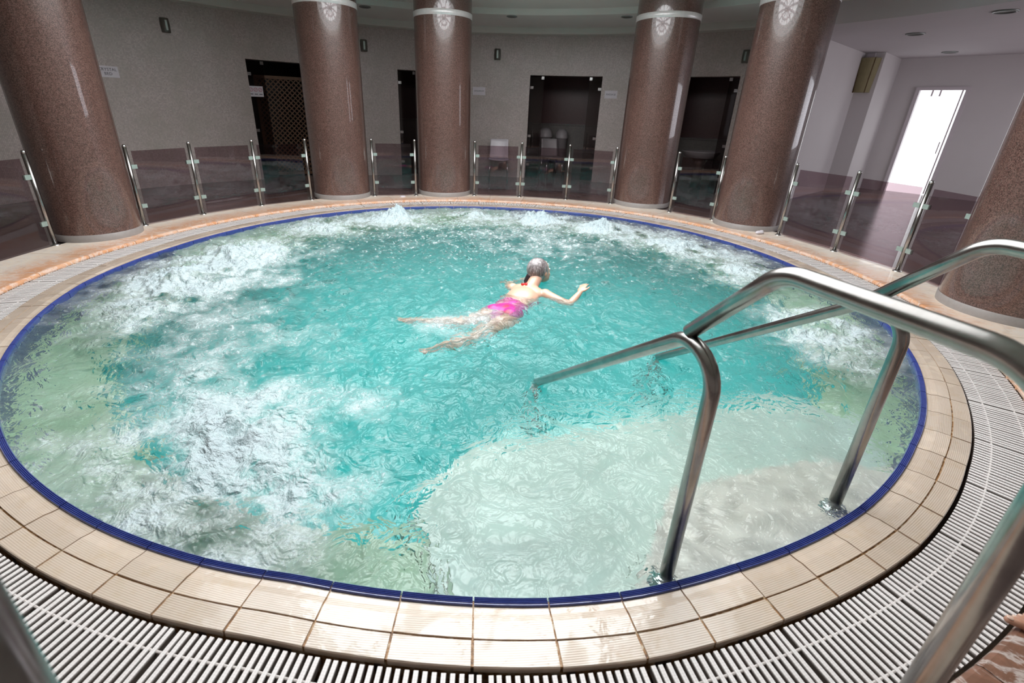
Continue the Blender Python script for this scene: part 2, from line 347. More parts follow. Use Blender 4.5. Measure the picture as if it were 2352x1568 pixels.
# jets: x, y, radius of the boil, foam strength, height
JETS = [(-1.35, 2.38, .30, 1.25, .13), (-.24, 2.80, .22, .85, .07), (.76, 2.66, .32, 1.2, .11), (1.64, 2.22, .34, 1.2, .09), (2.47, 1.36, .36, .95, .05), (2.76, .33, .36, .7, .03),
        (-2.20, 1.62, .34, .75, .04), (-2.57, .45, .42, 1.2, .07), (-2.79, -.42, .42, 1.0, .05), (-2.55, -1.15, .36, .6, .03), (-2.3, -.35, .5, .45, .0), (-1.14, -2.56, .28, 1.05, .035), (-1.45, -2.35, .45, .22, 0), (-.62, -2.2, .20, .30, 0), (-1.55, -2.8, .4, .25, 0),
        (-1.05, -3.08, .36, .42, .012), (-.62, -2.75, .28, .40, 0), (2.77, -1.0, .34, .85, .05), (2.66, -1.5, .30, .55, .02), (2.3, 1.9, .5, .45, 0), (.2, 2.5, .9, .28, 0), (-1.9, 2.3, .6, .35, 0), (.85, 1.2, .5, .22, 0),
        (.08, -1.02, .16, .50, 0), (-.25, -1.25, .2, .35, 0), (-1.7, -1.6, .5, .35, 0), (-.75, -3.15, .3, .35, 0), (2.95, .9, .35, .5, .01)]
def water():
    nr, nt = 235, 1440
    rr = np.linspace(0.0, 1.0, nr+1)**.85; tt = np.arange(nt)*2*pi/nt
    D = np.array([dr(t) for t in tt]); Rm = 3.426+D
    X = rr[1:, None]*Rm[None]*np.cos(tt)[None]; Y = rr[1:, None]*Rm[None]*np.sin(tt)[None]
    x = np.r_[0, X.ravel()]; y = np.r_[0, Y.ravel()]
    chop = samp(field(.09, .42, -1.6, 3), x+.06*samp(field(.4, 1.5, -1, 9), x, y), y*1.0)
    fine = samp(field(.035, .13, -1.0, 4), x, y); swell = samp(field(.5, 1.8, -1.0, 5), x, y)
    blot = samp(field(.12, .9, -1.3, 6), x, y); speck = samp(field(.03, .2, -.6, 8), x, y)
    foam = np.zeros_like(x); hj = np.zeros_like(x)
    for jx, jy, jr, js, jh in JETS:
        d = np.hypot(x-jx, y-jy)/jr; foam += js*np.exp(-d**2*.75); hj += jh*np.exp(-(d*1.5)**2)
    calm = 1/(1+np.exp(-(-(x-.9)**2-(y+2.6)**2+.9)*4))      # shallow water over the steps lies quieter
    act = np.clip(foam, 0, 1)
    foam = foam*(1+.28*blot)+.06+.05*blot
    far = np.clip((y+.6)/2.6, 0, 1); foam += far*(.06+.24*np.clip(speck, 0, 3)); foam += .22*np.clip(speck-1.1, 0, 2)*(1-calm)  # specks are foam bits plus painted sparkle, denser toward the far side
    h = .0085*chop*(1-.30*calm)+.0013*fine*(1+2.2*act)+.006*swell+hj*(1+.12*fine+.18*chop)
    h += .002*act*speck
    rad = np.hypot(x, y); h = h*(1-.5*np.clip((rad-3.2)/.2, 0, 1))
    z = -.030+h
    co_ = np.c_[x, y, z].astype(np.float32)
    me = bpy.data.meshes.new('water'); idx = np.arange(nr*nt).reshape(nr, nt)+1
    q = np.stack([idx[:-1], np.roll(idx, -1, 1)[:-1], np.roll(idx, -1, 1)[1:], idx[1:]], -1).reshape(-1, 4)[:, ::-1]
    tri = np.stack([np.zeros(nt, int), idx[0], np.roll(idx[0], -1)], -1)
    nv = len(co_); nq = len(q); me.vertices.add(nv); me.vertices.foreach_set('co', co_.ravel())
    me.loops.add(nq*4+nt*3); me.loops.foreach_set('vertex_index', np.r_[q.ravel(), tri.ravel()].astype(np.int32))
    me.polygons.add(nq+nt); me.polygons.foreach_set('loop_start', np.r_[np.arange(nq)*4, nq*4+np.arange(nt)*3].astype(np.int32))
    me.polygons.foreach_set('use_smooth', np.ones(nq+nt, bool)); me.update(calc_edges=True); me.validate()
    at = me.attributes.new('foam', 'FLOAT', 'POINT'); at.data.foreach_set('value', foam.astype(np.float32))
    # normals must point up for the absorbing volume
    if me.polygons[nq//2].normal.z < 0: me.flip_normals()
    me.materials.append(M['water']); o = bpy.data.objects.new('pool_water', me); COL.objects.link(o)
    tag(o, 'turquoise bubbling whirlpool water filling the round pool', 'water', kind='stuff')
water()

# ------------------------------------------------------------------ coping ring of tiles
cop = struct(ring([(3.430, -.03), (3.430, -.013), (3.476, -.0115), (3.50, -.0055), (3.632, -.0055), (3.632, -.16), (3.430, -.16)], 240).build('pool_coping', M['grout']))
J = [-123.8, -119.9, -115.9, -112.0, -107.7, -103.9, -99.9, -95.8, -91.8, -87.8, -83.7, -79.6, -76.0, -71.8, -67.9, -63.7, -59.8, -55.8, -51.8, -47.8, -43.8, -39.9, -36.1, -32.2, -28.4]
J = J+[-28.4+(360-123.8+28.4)*k/66 for k in range(1, 67)]
rt_ = random.Random(3)
for k in range(90):
    g = .0028; t0 = R_(J[k])+g/3.5; t1 = R_(J[k+1])-g/3.5; dz = rt_.uniform(-.0012, .0012); e = rt_.uniform(-.0015, .0015)
    inner = [(3.452, -.016), (3.452, -.0075+dz), (3.476, -.0055+dz), (3.50, 0+dz), (3.556+e, .001+dz), (3.556+e, -.016)]
    o = sector(0, 0, t0, t1, inner, n=3).build('coping_tile', M['tile'], cop)
    lip = [(3.420, -.05), (3.420, -.010), (3.4225, -.003)]
    for q in range(5):
        ra = 3.4235+q*.0056; lip += [(ra, .0005+dz*.3), (ra+.0028, .0022+dz*.3-(.0016 if q == 4 else 0)), (ra+.0044, -.0010+dz*.3)]
    lip += [(3.4515, -.006), (3.4515, -.05)]
    tag(sector(0, 0, t0, t1, lip, n=3).build('blue_nosing', M['blue'], o), 'ribbed cobalt blue edge')
    g2 = .0045 if J[k] < -40 else .003; t0 = R_(J[k])+g2/3.6; t1 = R_(J[k+1])-g2/3.6; dz2 = rt_.uniform(-.0015, .001)
    outer = [(3.5625, -.016), (3.5625, .0005+dz2), (3.634, .0005+dz2), (3.637, -.003), (3.637, -.022)]
    sector(0, 0, t0, t1, outer, n=3).build('outer_tile', M['tile'], cop)

# ------------------------------------------------------------------ gutter and grate
chan = struct(ring([(3.632, -.012), (3.632, -.17), (3.93, -.17), (3.93, -.012)], 160).build('gutter_channel', M['channel']))
grate = tag(empty('overflow_grate'), 'white slatted plastic overflow grate ringing the pool', 'grate')
NS = 864; r0, r1 = 3.650, 3.918
def slat_mesh():
    mb = MB(); L = (r1-r0)/2; wd = .0073; h = .030
    prof = [(-wd, -h), (-wd, -.0012), (-wd+.0012, 0), (wd-.0012, 0), (wd, -.0012), (wd, -h)]
    vs = [(-L, a, b) for a, b in prof]+[(L, a, b) for a, b in prof]; n = 6
    mb.add(vs, [(i, (i+1) % n, n+(i+1) % n, n+i) for i in range(n)]+[tuple(range(n))[::-1], tuple(range(n, 2*n))]); return mb
sm = slat_mesh(); rest = MB(); first = None; rs = random.Random(5)
for k in range(NS):
    d = -132+k*360/NS; t = R_(d+(.06 if k % 18 == 0 else 0)-(.06 if k % 18 == 17 else 0)); rc = (r0+r1)/2+dr(t); z = -.010+rs.uniform(-.0008, .0008)
    if k < 300:
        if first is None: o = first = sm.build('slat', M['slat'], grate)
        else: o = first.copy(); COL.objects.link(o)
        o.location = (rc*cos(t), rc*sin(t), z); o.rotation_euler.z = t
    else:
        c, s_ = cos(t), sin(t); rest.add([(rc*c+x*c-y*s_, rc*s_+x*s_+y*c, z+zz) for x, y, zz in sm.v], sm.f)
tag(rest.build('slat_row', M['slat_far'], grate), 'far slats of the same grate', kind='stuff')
for rr_ in (3.715, 3.850):
    prof = [(rr_+.0045*cos(a), -.0165+.0045*sin(a)) for a in [2*pi*i/8 for i in range(8)]]
    ring(prof, 360, closed=True).build('connecting_rod', M['slat_rod'], grate)

# ------------------------------------------------------------------ marble kerb, floor
kerb = struct(ring([(3.94, -.17), (3.94, .008), (4.53, .008), (4.53, -.1)], 160).build('marble_kerb', M['grout']))
for k in range(44):
    t0 = 2*pi*k/44+.0006; t1 = 2*pi*(k+1)/44-.0006
    pr = [(3.935, -.045), (3.930, -.02), (3.930, .0), (3.934, .012), (3.945, .019), (3.96, .021), (4.535, .021), (4.535, -.02)]
    o = sector(0, 0, t0, t1, pr, n=5).build('marble_slab', M['marble_brown' if 35 <= k <= 38 else 'marble'], kerb)
struct(ring([(4.50, 0.0), (7.6, 0.0), (16.5, 0.0)], 120).build('floor', M['floor']))

# ------------------------------------------------------------------ ring wall with openings
ZW = 3.0; HD = 2.23; RW = 7.35
DOORS = [(121.5, 130.5), (100.5, 107.1), (71.5, 84.0), (50.1, 61.5)]
def arcwall(a0, a1, z0, z1, th=.22, n=None):
    n = n or max(2, int(abs(a1-a0)/2)); return sector(RW, RW+th, R_(a0), R_(a1), z0=z0, z1=z1, n=n, off=False)
wall = MB(); segs = []; a = 41.5
for d0, d1 in sorted(DOORS): segs.append((a, d0)); a = d1
segs.append((a, 354.0))
for a0, a1 in segs: b = arcwall(a0, a1, 0, ZW); wall.add(b.v, b.f)
for d0, d1 in DOORS: b = arcwall(d0, d1, HD, ZW); wall.add(b.v, b.f)
struct(wall.build('wall_curved', M['mosaic']))
# ceiling: low outer ring, raised inner ring, coffer with the frosted skylight
struct(ring([(7.45, 2.99), (7.14, 3.0), (7.12, 3.02), (7.12, 3.12)], 140, off=False).build('trim_1', M['cornice']), )
cl = MB()
b = ring([(7.6, 3.12), (5.75, 3.12), (5.75, 3.22), (3.05, 3.22), (3.05, 3.345), (2.05, 3.42)], 140, off=False); cl.add(b.v, b.f)
struct(cl.build('ceiling', M['ceil']))
sk = struct(MB().lathe([(.001, 3.43), (2.04, 3.43)], n=72, caps=False, smooth=False).build('window_1', M['skylight']))
for k in range(12):
    t = R_(k*30); tag(MB().box((1.02*cos(t), 1.02*sin(t), 3.405), (1.98, .035, .04), t).build('glazing_bar', M['frame'], sk))
sk2 = struct(ring([(2.06, 3.40), (3.02, 3.33)], 72, off=False).build('window_3', M['skyring']))
for k in range(24):
    t = R_(k*15); MB().box((2.54*cos(t), 2.54*sin(t), 3.352), (.96, .03, .02), t).build('glazing_bar', M['frame'], sk2)
ring([(1.1, 3.385), (1.14, 3.385), (1.14, 3.425), (1.1, 3.425)], 72, off=False, closed=True).build('glazing_ring', M['frame'], sk)
for nm, (x, y) in (('third', (.29, 5.88)), ('fourth', (2.378, 5.53)), ('second', (-2.377, 5.45))):
    lab = {'third': 'small round recessed downlight in curved ceiling between the middle columns', 'fourth': 'small round downlight in curved ceiling left of the column beside the dark basin room',
           'second': 'small round downlight in curved ceiling above the narrow glass doorway'}[nm]
    e = tag(empty('downlight', (x, y, 3.12)), lab, 'ceiling light', 'downlights in the curved ceiling')
    MB().lathe([(.10, .002), (.105, -.012), (.085, -.018), (.08, -.004)], n=28).build('trim_ring', M['downl'], e)
    MB().lathe([(.001, -.006), (.08, -.006)], n=28, caps=False).build('lens', M['sconce'], e)

# ------------------------------------------------------------------ bright side room on the right
AX = Vector((.743, .669, 0)); BX = Vector((.669, -.743, 0)); rz = math.atan2(.669, .743)
def ab(a_, b_, z=0): p = AX*a_+BX*b_; return Vector((p.x, p.y, z))
def abbox(mb, a0, a1, b0, b1, z0, z1):
    c = ab((a0+a1)/2, (b0+b1)/2, (z0+z1)/2); return mb.box(c, (a1-a0, b1-b0, z1-z0), rz-0.0) if False else mb.add([ab(x, y, z) for z in (z0, z1) for x, y in ((a0, b0), (a1, b0), (a1, b1), (a0, b1))],
        [(3, 2, 1, 0), (4, 5, 6, 7), (0, 1, 5, 4), (1, 2, 6, 5), (2, 3, 7, 6), (3, 0, 4, 7)])
ZR = 2.83
struct(abbox(MB(), 7.2, 12.0, -.12, .10, 0, ZR).build('wall_left', M['roomwall']))
struct(abbox(MB(), 10.38, 11.82, .10, .46, 0, ZR).build('pier', M['roomwall']), )
wd = MB(); D0, D1, DT = .985, 1.745, 2.19
abbox(wd, 11.82, 12.04, -.12, D0, 0, ZR+.1); abbox(wd, 11.82, 12.04, D1, 5.6, 0, ZR+.1); abbox(wd, 11.82, 12.04, D0, D1, DT, ZR+.1)
struct(wd.build('wall_back', M['roomwall']))
# right wall with one wide window
wr = MB(); abbox(wr, 4.9, 12.04, 5.42, 5.6, 0, .9); abbox(wr, 4.9, 12.04, 5.42, 5.6, 2.35, ZR+.1); abbox(wr, 4.9, 6.6, 5.42, 5.6, .9, 2.35); abbox(wr, 10.6, 12.04, 5.42, 5.6, .9, 2.35)
struct(wr.build('wall_right', M['roomwall']))
rc_ = MB(); arc = [Vector((6.4*cos(R_(t)), 6.4*sin(R_(t)), ZR)) for t in np.linspace(-12, 45, 24)]
top = [p+Vector((0, 0, .32)) for p in arc]; outer = [ab(12.0, 5.6, ZR), ab(12.0, -.12, ZR)]
poly = arc+[ab(12.0, -.12, ZR), ab(12.0, 5.6, ZR)]
rc_.add(poly, [tuple(range(len(poly)))]); n = len(arc); rc_.add(arc+top, [(i, i+1, n+i+1, n+i) for i in range(n-1)])
struct(rc_.build('ceiling_side', M['roomceil']))
dr1 = struct(empty('door_1', ab(11.9, (D0+D1)/2, 0)))
def dchild(mb, name, mat): o = mb.build(name, mat); o.parent = dr1; o.matrix_parent_inverse = Matrix.Translation(dr1.location).inverted(); return o
fr = MB(); abbox(fr, 11.77, 11.86, D0-.07, D0, 0, DT+.06); abbox(fr, 11.77, 11.86, D1, D1+.07, 0, DT+.06); abbox(fr, 11.77, 11.86, D0, D1, DT, DT+.06); dchild(fr, 'door_frame', M['frame'])
dchild(abbox(MB(), 11.93, 11.95, D0, D1, 0.0, DT), 'door_pane', M['daypane'])
st = MB(); abbox(st, 11.90, 11.93, D1-.07, D1-.045, .02, DT); dchild(st, 'door_stile', M['frame'])
hd = MB(); abbox(hd, 11.87, 11.90, D1-.12, D1-.10, .9, 1.15); dchild(hd, 'door_handle', M['frame'])
for q in (.27, .45): h_ = MB(); abbox(h_, 11.90, 11.93, D0+q*.76-.01, D0+q*.76+.02, DT-.12, DT); dchild(h_, 'hinge', M['frame'])
area('side_window_daylight', ab(8.6, 5.36, 1.6), 3.9, 1.4, 30, (1.0, .92, 1.0), -BX)
w2 = struct(empty('window_2', ab(8.6, 5.5, .9)))
def wchild(mb, name, mat): o = mb.build(name, mat); o.parent = w2; o.matrix_parent_inverse = Matrix.Translation(w2.location).inverted(); return o
wf = MB(); [abbox(wf, x, x+.05, 5.44, 5.5, .9, 2.35) for x in (6.6, 7.9, 9.25, 10.55)]; wchild(wf, 'window_frame', M['frame'])
# wall lamp on the pier
lp = tag(empty('wall_lamp', ab(10.38, .22, 2.4)), 'olive half-cylinder parchment wall lamp high on the pale pier', 'wall lamp')
la = math.atan2(-AX.y, -AX.x)
sh = MB(); prof = [(.16, -.32), (.20, .33)]; L0 = 14
for s_ in (1,):
    vs = []; 
    for i in range(L0+1):
        t = la-pi/2+pi*i/L0; q = 1.0
        for r_, z_ in prof: vs.append((r_*cos(t)*1.0, r_*sin(t)*1.0, z_))
    sh.add(vs, [(2*i, 2*i+2, 2*i+3, 2*i+1) for i in range(L0)], False)
    n2 = len(vs); sh.add([vs[2*i] for i in range(L0+1)], [tuple(range(L0+1))])
sh.build('lamp_shade', M['shade'], lp)
for k in (4, 10):
    t = la-pi/2+pi*k/L0; MB().tube([(.165*cos(t), .165*sin(t), -.33), (.206*cos(t), .206*sin(t), .34)], .006, 6).build('shade_rib', M['wood'], lp)
MB().box((.0, .0, .38), (.05, .14, .08), rz).build('bracket', M['frame'], lp)
for (x, y), lb in (((6.789, 4.345), 'round recessed ceiling light nearest the wall lamp in the side room'), ((9.002, 6.232), 'round recessed ceiling light above the bright doorway'), ((6.458, 2.538), 'round recessed ceiling light at the upper right edge of the photo')):
    e = tag(empty('downlight', (x, y, ZR)), lb, 'ceiling light', 'downlights in the side room')
    MB().lathe([(.13, .002), (.13, -.012), (.105, -.02), (.10, -.004)], n=28).build('trim_ring', M['downl'], e)
    MB().lathe([(.001, -.006), (.10, -.006)], n=28, caps=False).build('lens', M['sconce'], e)

# ------------------------------------------------------------------ rooms behind the openings
def pol(r, d, z=0): return Vector((r*cos(R_(d)), r*sin(R_(d)), z))
def room(idx, d0, d1, rb, col='maroon', ledge=1.18):
    m0, m1 = d0-3.5, d1+3.5; mb = MB(); P = [pol(RW+.2, m0), pol(rb, m0+1), pol(rb, m1-1), pol(RW+.2, m1)]
    for i in range(3): a_, b_ = P[i], P[i+1]; mb.add([a_, b_, b_+Vector((0, 0, 2.7)), a_+Vector((0, 0, 2.7))], [(0, 1, 2, 3)])
    mb.add([p+Vector((0, 0, 2.7)) for p in P], [(0, 1, 2, 3)])
    r = struct(mb.build('wall_back_%s' % idx, M[col]))
    if ledge:
        mid = (P[1]+P[2])/2; dirv = (P[2]-P[1]); an = math.atan2(dirv.y, dirv.x)
        l = MB().box((mid.x*(1-.16/rb), mid.y*(1-.16/rb), ledge/2), (dirv.length, .3, ledge), an); l.build('ledge', M['darkstone'], r)
        MB().box((mid.x*(1-.18/rb), mid.y*(1-.18/rb), ledge+.012), (dirv.length, .36, .025), an).build('ledge_top', M['greyplastic' if False else 'darkstone'], r)
room('lattice_room', *DOORS[0], 9.3, 'black', None); room('narrow_room', *DOORS[1], 9.2); room('middle_room', *DOORS[2], 9.3); room('basin_room', *DOORS[3], 9.2, 'maroon', 1.0)
def doorglass(idx, d0, d1, leaves, lab):
    e = struct(empty('door_%d' % idx, pol(RW+.08, (d0+d1)/2)))
    A_ = pol(RW+.09, d0); B_ = pol(RW+.09, d1); dv = B_-A_; an = math.atan2(dv.y, dv.x); W_ = dv.length; un = dv.normalized()
    off = Matrix.Translation(e.location).inverted()
    for f0, f1 in leaves:
        c = A_+dv*(f0+f1)/2; o = MB().box((c.x, c.y, (HD-.03)/2+.01), ((f1-f0)*W_-.012, .012, HD-.05), an).build('glass_leaf', M['doorglass'], e); o.matrix_parent_inverse = off
        for f in (f0, f1):
            if f in (0, 1):
                for z in (.3, .95, 1.98):
                    q = A_+un*(W_*f+(.05 if f == 0 else -.05)); o = MB().box((q.x, q.y, z), (.07, .03, .055), an).build('hinge', M['chrome'], e); o.matrix_parent_inverse = off
        q = A_+un*(W_*((f0+f1)/2)); 
        for ff in ((f1-.02) if f0 == 0 else (f0+.02),):
            q = A_+un*(W_*ff); o = MB().box((q.x, q.y, HD-.05), (.06, .03, .06), an).build('patch_fitting', M['chrome'], e); o.matrix_parent_inverse = off
    return e, A_, dv, an
doorglass(2, *DOORS[0], [(.72, 1)], ''); doorglass(3, *DOORS[1], [(.55, 1)], ''); doorglass(4, *DOORS[2], [(0, .18), (.80, 1)], ''); doorglass(5, *DOORS[3], [(0, .14)], '')

# lattice screen in the first doorway
def lattice():
    p0 = Vector((-4.86, 5.98, 0)); p1 = Vector((-3.70, 6.72, 0)); H_ = 1.98; d = (p1-p0); an = math.atan2(d.y, d.x); W_ = d.length
    e = tag(empty('lattice_screen', p0, an), 'brown wooden lattice screen standing in the left doorway', 'screen')
    f = MB(); 
    for x in (.03, W_-.03): f.box((x, 0, H_/2+.02), (.06, .04, H_-.04))
    for z in (.06, H_-.03): f.box((W_/2, 0, z), (W_-.12, .04, .06))
    f.build('frame', M['wood'], e)
    s_ = .07; x0, x1, z0, z1 = .06, W_-.06, .09, H_-.06; first = {}
    for sg in (1, -1):
        k = -int(H_/s_) if sg == 1 else 0
        for i in range(-40, 60):
            c = i*s_*1.414
            pts = []
            # line x*sg + c' : z = sg*(x - x0) + c
            for x in (x0, x1):
                z = sg*(x-x0)+z0+c
                if z0 <= z <= z1: pts.append((x, z))
            for z in (z0, z1):
                x = (z-z0-c)/sg+x0
                if x0 < x < x1: pts.append((x, z))
            if len(pts) < 2: continue
            (xa, za), (xb, zb) = pts[0], pts[-1]; ln = math.hypot(xb-xa, zb-za)
            if ln < .05: continue
            ang = math.atan2(zb-za, xb-xa)
            MB().box((0, 0, 0), (ln, .008, .022)).build('lath', M['wood'], e, ((xa+xb)/2, .006*sg, (za+zb)/2)).rotation_euler.y = -ang
lattice()

# ------------------------------------------------------------------ writing
def text(body, size, mat, parent, loc, rot):
    c = bpy.data.curves.new('lettering', 'FONT'); c.body = body; c.size = size; c.align_x = 'CENTER'; c.align_y = 'CENTER'; c.extrude = .0008; c.resolution_u = 2
    o = bpy.data.objects.new('lettering', c); COL.objects.link(o); dg = bpy.context.evaluated_depsgraph_get(); me = bpy.data.meshes.new_from_object(o.evaluated_get(dg))
    bpy.data.objects.remove(o); me.materials.clear(); me.materials.append(mat); n = bpy.data.objects.new('lettering', me); COL.objects.link(n); n.parent = parent; n.location = loc; n.rotation_euler = rot; return n
def sign(deg, z, w_, h_, lines, lab):
    e = tag(empty('wall_sign', pol(RW-.004, deg, z), R_(deg-90)), lab, 'sign')      # local -y faces the pool
    MB().box((0, 0, 0), (w_, .006, h_)).build('board', M['paper'], e)
    for i, (tx, sz) in enumerate(lines):
        text(tx, sz, M['ink'], e, (0, -.0045, (len(lines)-1)*sz*.5-i*sz), (pi/2, 0, 0))
sign(147.75, 1.85, .30, .165, [('CRYSTAL', .062), ('BED', .062)], 'small white two-line sign beside the leftmost column')
sign(92.95, 1.87, .285, .165, [('SANARIUM', .046)], 'small white one-line sign right of the centre-left column')
sign(69.8, 1.875, .27, .155, [('MASSAGE', .05)], 'small white sign right of the middle glass doorway')
e = tag(empty('door_sticker', (-4.72, 5.71, 1.67), R_(128.5-90)), 'white rectangular sticker with red prohibition rings on the glass door', 'sign')
MB().box((0, 0, 0), (.27, .004, .19)).build('board', M['paper'], e)
for x in (-.085, 0, .085):
    rg = MB().lathe([(.026, -.001), (.036, -.001), (.036, .001), (.026, .001)], n=24, caps=False, smooth=False); o = rg.build('ring_mark', M['pink'], e, (x, -.004, .03)); o.rotation_euler.x = pi/2
    MB().box((x, -.004, .03), (.06, .001, .007), 0, Matrix.Rotation(-.8, 3, 'Y')).build('bar_mark', M['pink'], e)
    MB().box((x, -.004, -.05), (.06, .001, .014)).build('text_bar', M['ink'], e)

# ------------------------------------------------------------------ sconces
SCL = ['dark half-round wall sconce high beside the leftmost column', 'dark half-round wall sconce right of the second column', 'dark half-round wall sconce above the white chair', 'dark half-round wall sconce half hidden by the fifth column']
for (d, z), lb in zip(((140.0, 2.625), (112.4, 2.64), (89.85, 2.615), (49.9, 2.56)), SCL):
    e = tag(empty('wall_sconce', pol(RW-.002, d, z), R_(d+180)), lb, 'wall lamp', 'sconces on the curved wall')
    prof = [(.062, -.11), (.07, -.10), (.075, 0), (.07, .10), (.062, .11)]
    MB().lathe(prof, n=16, th0=-pi/2, th1=pi/2).build('shade', M['sconce'], e)
    MB().box((.012, 0, 0), (.02, .11, .18)).build('backplate', M['downl'], e)
    MB().box((.074, 0, 0), (.008, .03, .15)).build('lens', M['clamp'], e)

# ------------------------------------------------------------------ columns
COLS = [((-4.43, .81), .405, 'large leftmost red-brown granite column at the pool edge'), ((-2.575, 3.86), .462, 'red-brown granite column right of the wooden lattice screen'),
        ((-.86, 4.51), .474, 'red-brown granite column nearest the middle of the photo'), ((2.71, 4.09), .479, 'red-brown granite column right of the middle glass doorway'),
        ((3.87, 2.56), .443, 'leaning-looking granite column left of the bright side room'), ((4.605, -.647), .455, 'dark granite column behind the handrails at the right edge'),
        ((-4.54, -1.05), .455, 'granite column cut off by the left edge with only its base ring showing')]
def column(c, r, lab):
    e = tag(empty('granite_column', (c[0], c[1], .021)), lab, 'column')
    MB().lathe([(r, .075), (r, 2.80)], n=64, caps=False).build('shaft', M['granite'], e)
    MB().lathe([(r+.006, 0), (r+.008, .07), (r+.001, .076)], n=64, caps=False).build('base_ring', M['basering'], e)
    MB().lathe([(r+.001, 2.80), (r+.008, 2.805), (r+.008, 2.875), (r+.001, 2.88)], n=64, caps=False).build('collar', M['band'], e)
    MB().lathe([(r, 2.88), (r, 3.198)], n=64, caps=False).build('upper_shaft', M['granite'], e)
for c in COLS: column(*c)

# ------------------------------------------------------------------ glass railings
PO = [(-4.503, .297), None, (-3.942, 2.003), (-3.478, 2.742), (-2.935, 3.348), (-2.032, 3.924), (-1.333, 4.117), (-.297, 4.334), (.542, 4.364), (1.385, 4.255), (2.147, 3.963), (2.999, 3.373), (3.499, 2.847), (4.04, 1.952), (4.308, 1.178), (4.495, .417)]
PO[1] = (-4.235, 1.262)
RUNS = [([(-4.50, -.55), PO[0]], [], 'tinted glass railing cut off by the left edge, left of the leftmost column'),
        (PO[1:5], [], 'tinted glass railing between the leftmost column and the lattice-screen column'), (PO[5:7], [], 'short one-pane tinted glass railing left of the middle column'),
        (PO[7:11], [], 'three-pane tinted glass railing in front of the middle glass doorway'), (PO[11:13], [], 'short one-pane tinted glass railing in front of the dark basin room'),
        (PO[13:]+[(4.50, -.16)], [], 'tinted glass railing in front of the bright side room')]
ZK = .021
def post_parts(run, p, sides, base):
    o = MB().lathe([(.0215, .004), (.0215, .925)], (p[0]-base.x, p[1]-base.y, 0), n=18).build('post', M['steel'], run)
    c = (p[0]-base.x, p[1]-base.y, 0)
    MB().lathe([(.042, 0), (.042, .006), (.030, .012), (.022, .02)], c, n=22).build('flange', M['chrome'], o)
    MB().lathe([(.022, .925), (.022, .938), (.015, .951), (.001, .956)], c, n=18).build('cap', M['chrome'], o)
    for s_ in sides:
        for z in (.235, .70):
            an = math.atan2(s_.y, s_.x); MB().box((c[0]+s_.x*.052, c[1]+s_.y*.052, z), (.064, .028, .046), an).build('clamp', M['clamp'], o)
for pts, _, lab in RUNS:
    base = Vector((pts[0][0], pts[0][1], ZK)); run = tag(empty('glass_railing', base), lab, 'railing')
    V_ = [Vector((p[0], p[1], 0)) for p in pts]
    for i, p in enumerate(V_):
        sd = []
        if i > 0: sd.append((V_[i-1]-p).normalized())
        if i < len(V_)-1: sd.append((V_[i+1]-p).normalized())
        post_parts(run, p, sd, base)
    for i in range(len(V_)-1):
        d = V_[i+1]-V_[i]; c = (V_[i]+V_[i+1])/2-base; c.z = 0; an = math.atan2(d.y, d.x)
        MB().box((c.x, c.y, .02+.43), (d.length-.13, .010, .855), an).build('glass_panel', M['fence'], run)

# ------------------------------------------------------------------ handrails
def handrail(off, ds, lab, sp=-4.04):
    S = lambda s_, z, o=off: uv(s_+ds, o, z)
    e0 = S(-3.38, -.12); e = tag(empty('pool_handrail', e0), lab, 'handrail', None); L = lambda pts: [p-e0 for p in pts]
    r_ = .0245
    up_ = bend(L([S(sp, ZK), S(sp, 1.155), S(-3.50, 1.145), S(-3.235, .865)]), [.14, .13], 12)
    MB().tube(up_, r_, 28).build('upper_tube', M['steel'], e)
    lo = bend(L([S(-3.38, -.12), S(-3.375, .955), S(-2.02, -.06), S(-2.0, -1.38)]), [.12, .07], 12)
    MB().tube(lo, r_, 28).build('lower_tube', M['steel'], e)
    f = MB().lathe([(.026, .028), (.032, .026), (.055, .012), (.058, .003), (.058, 0)], tuple(L([S(-3.38, -.12)])[0]), n=32).build('flange', M['chrome'], e)
    for k in range(4):
        t = k*pi/2+.5; q = L([S(-3.38, -.108)])[0]; MB().lathe([(.008, -.002), (.008, .006), (.004, .009), (.0005, .0095)], (q.x+.043*cos(t), q.y+.043*sin(t), q.z), n=10).build('bolt', M['chrome'], f)
    q = L([S(sp, ZK)])[0]; MB().lathe([(.055, 0), (.055, .006), (.035, .014), (.026, .024)], tuple(q), n=32).build('deck_flange', M['chrome'], e)
    if abs(ds) < .01:
        for ds_, dv in ((-3.80, .004), (-3.775, -.008), (-3.74, .002)):
            q = L([S(ds_, 1.1675+.0015, off+dv)])[0]; MB().ball(q, (.0055, .0045, .003), 10, 6).build('water_drop', M['dropg'], e)
M['dropg'] = m_glass('water_drop_glass', (.9, .92, .92), 1.5)
handrail(-.149, 0, 'near steel pool handrail crossing in front, its bend nearest the camera')
handrail(.781, .12, 'far steel pool handrail behind the near one', -4.32)
e = tag(empty('steel_post', (-.185, -4.262, ZK)), 'blurred dark steel post cut off by the lower left corner', 'post')
MB().lathe([(.0255, .004), (.0255, 1.40)], n=32).build('tube', M['steel'], e)
MB().lathe([(.0255, 1.40), (.022, 1.415), (.012, 1.423), (.001, 1.425)], n=32).build('cap', M['steel'], e)
MB().lathe([(.055, 0), (.055, .006), (.035, .014), (.026, .024)], n=32).build('flange', M['chrome'], e)

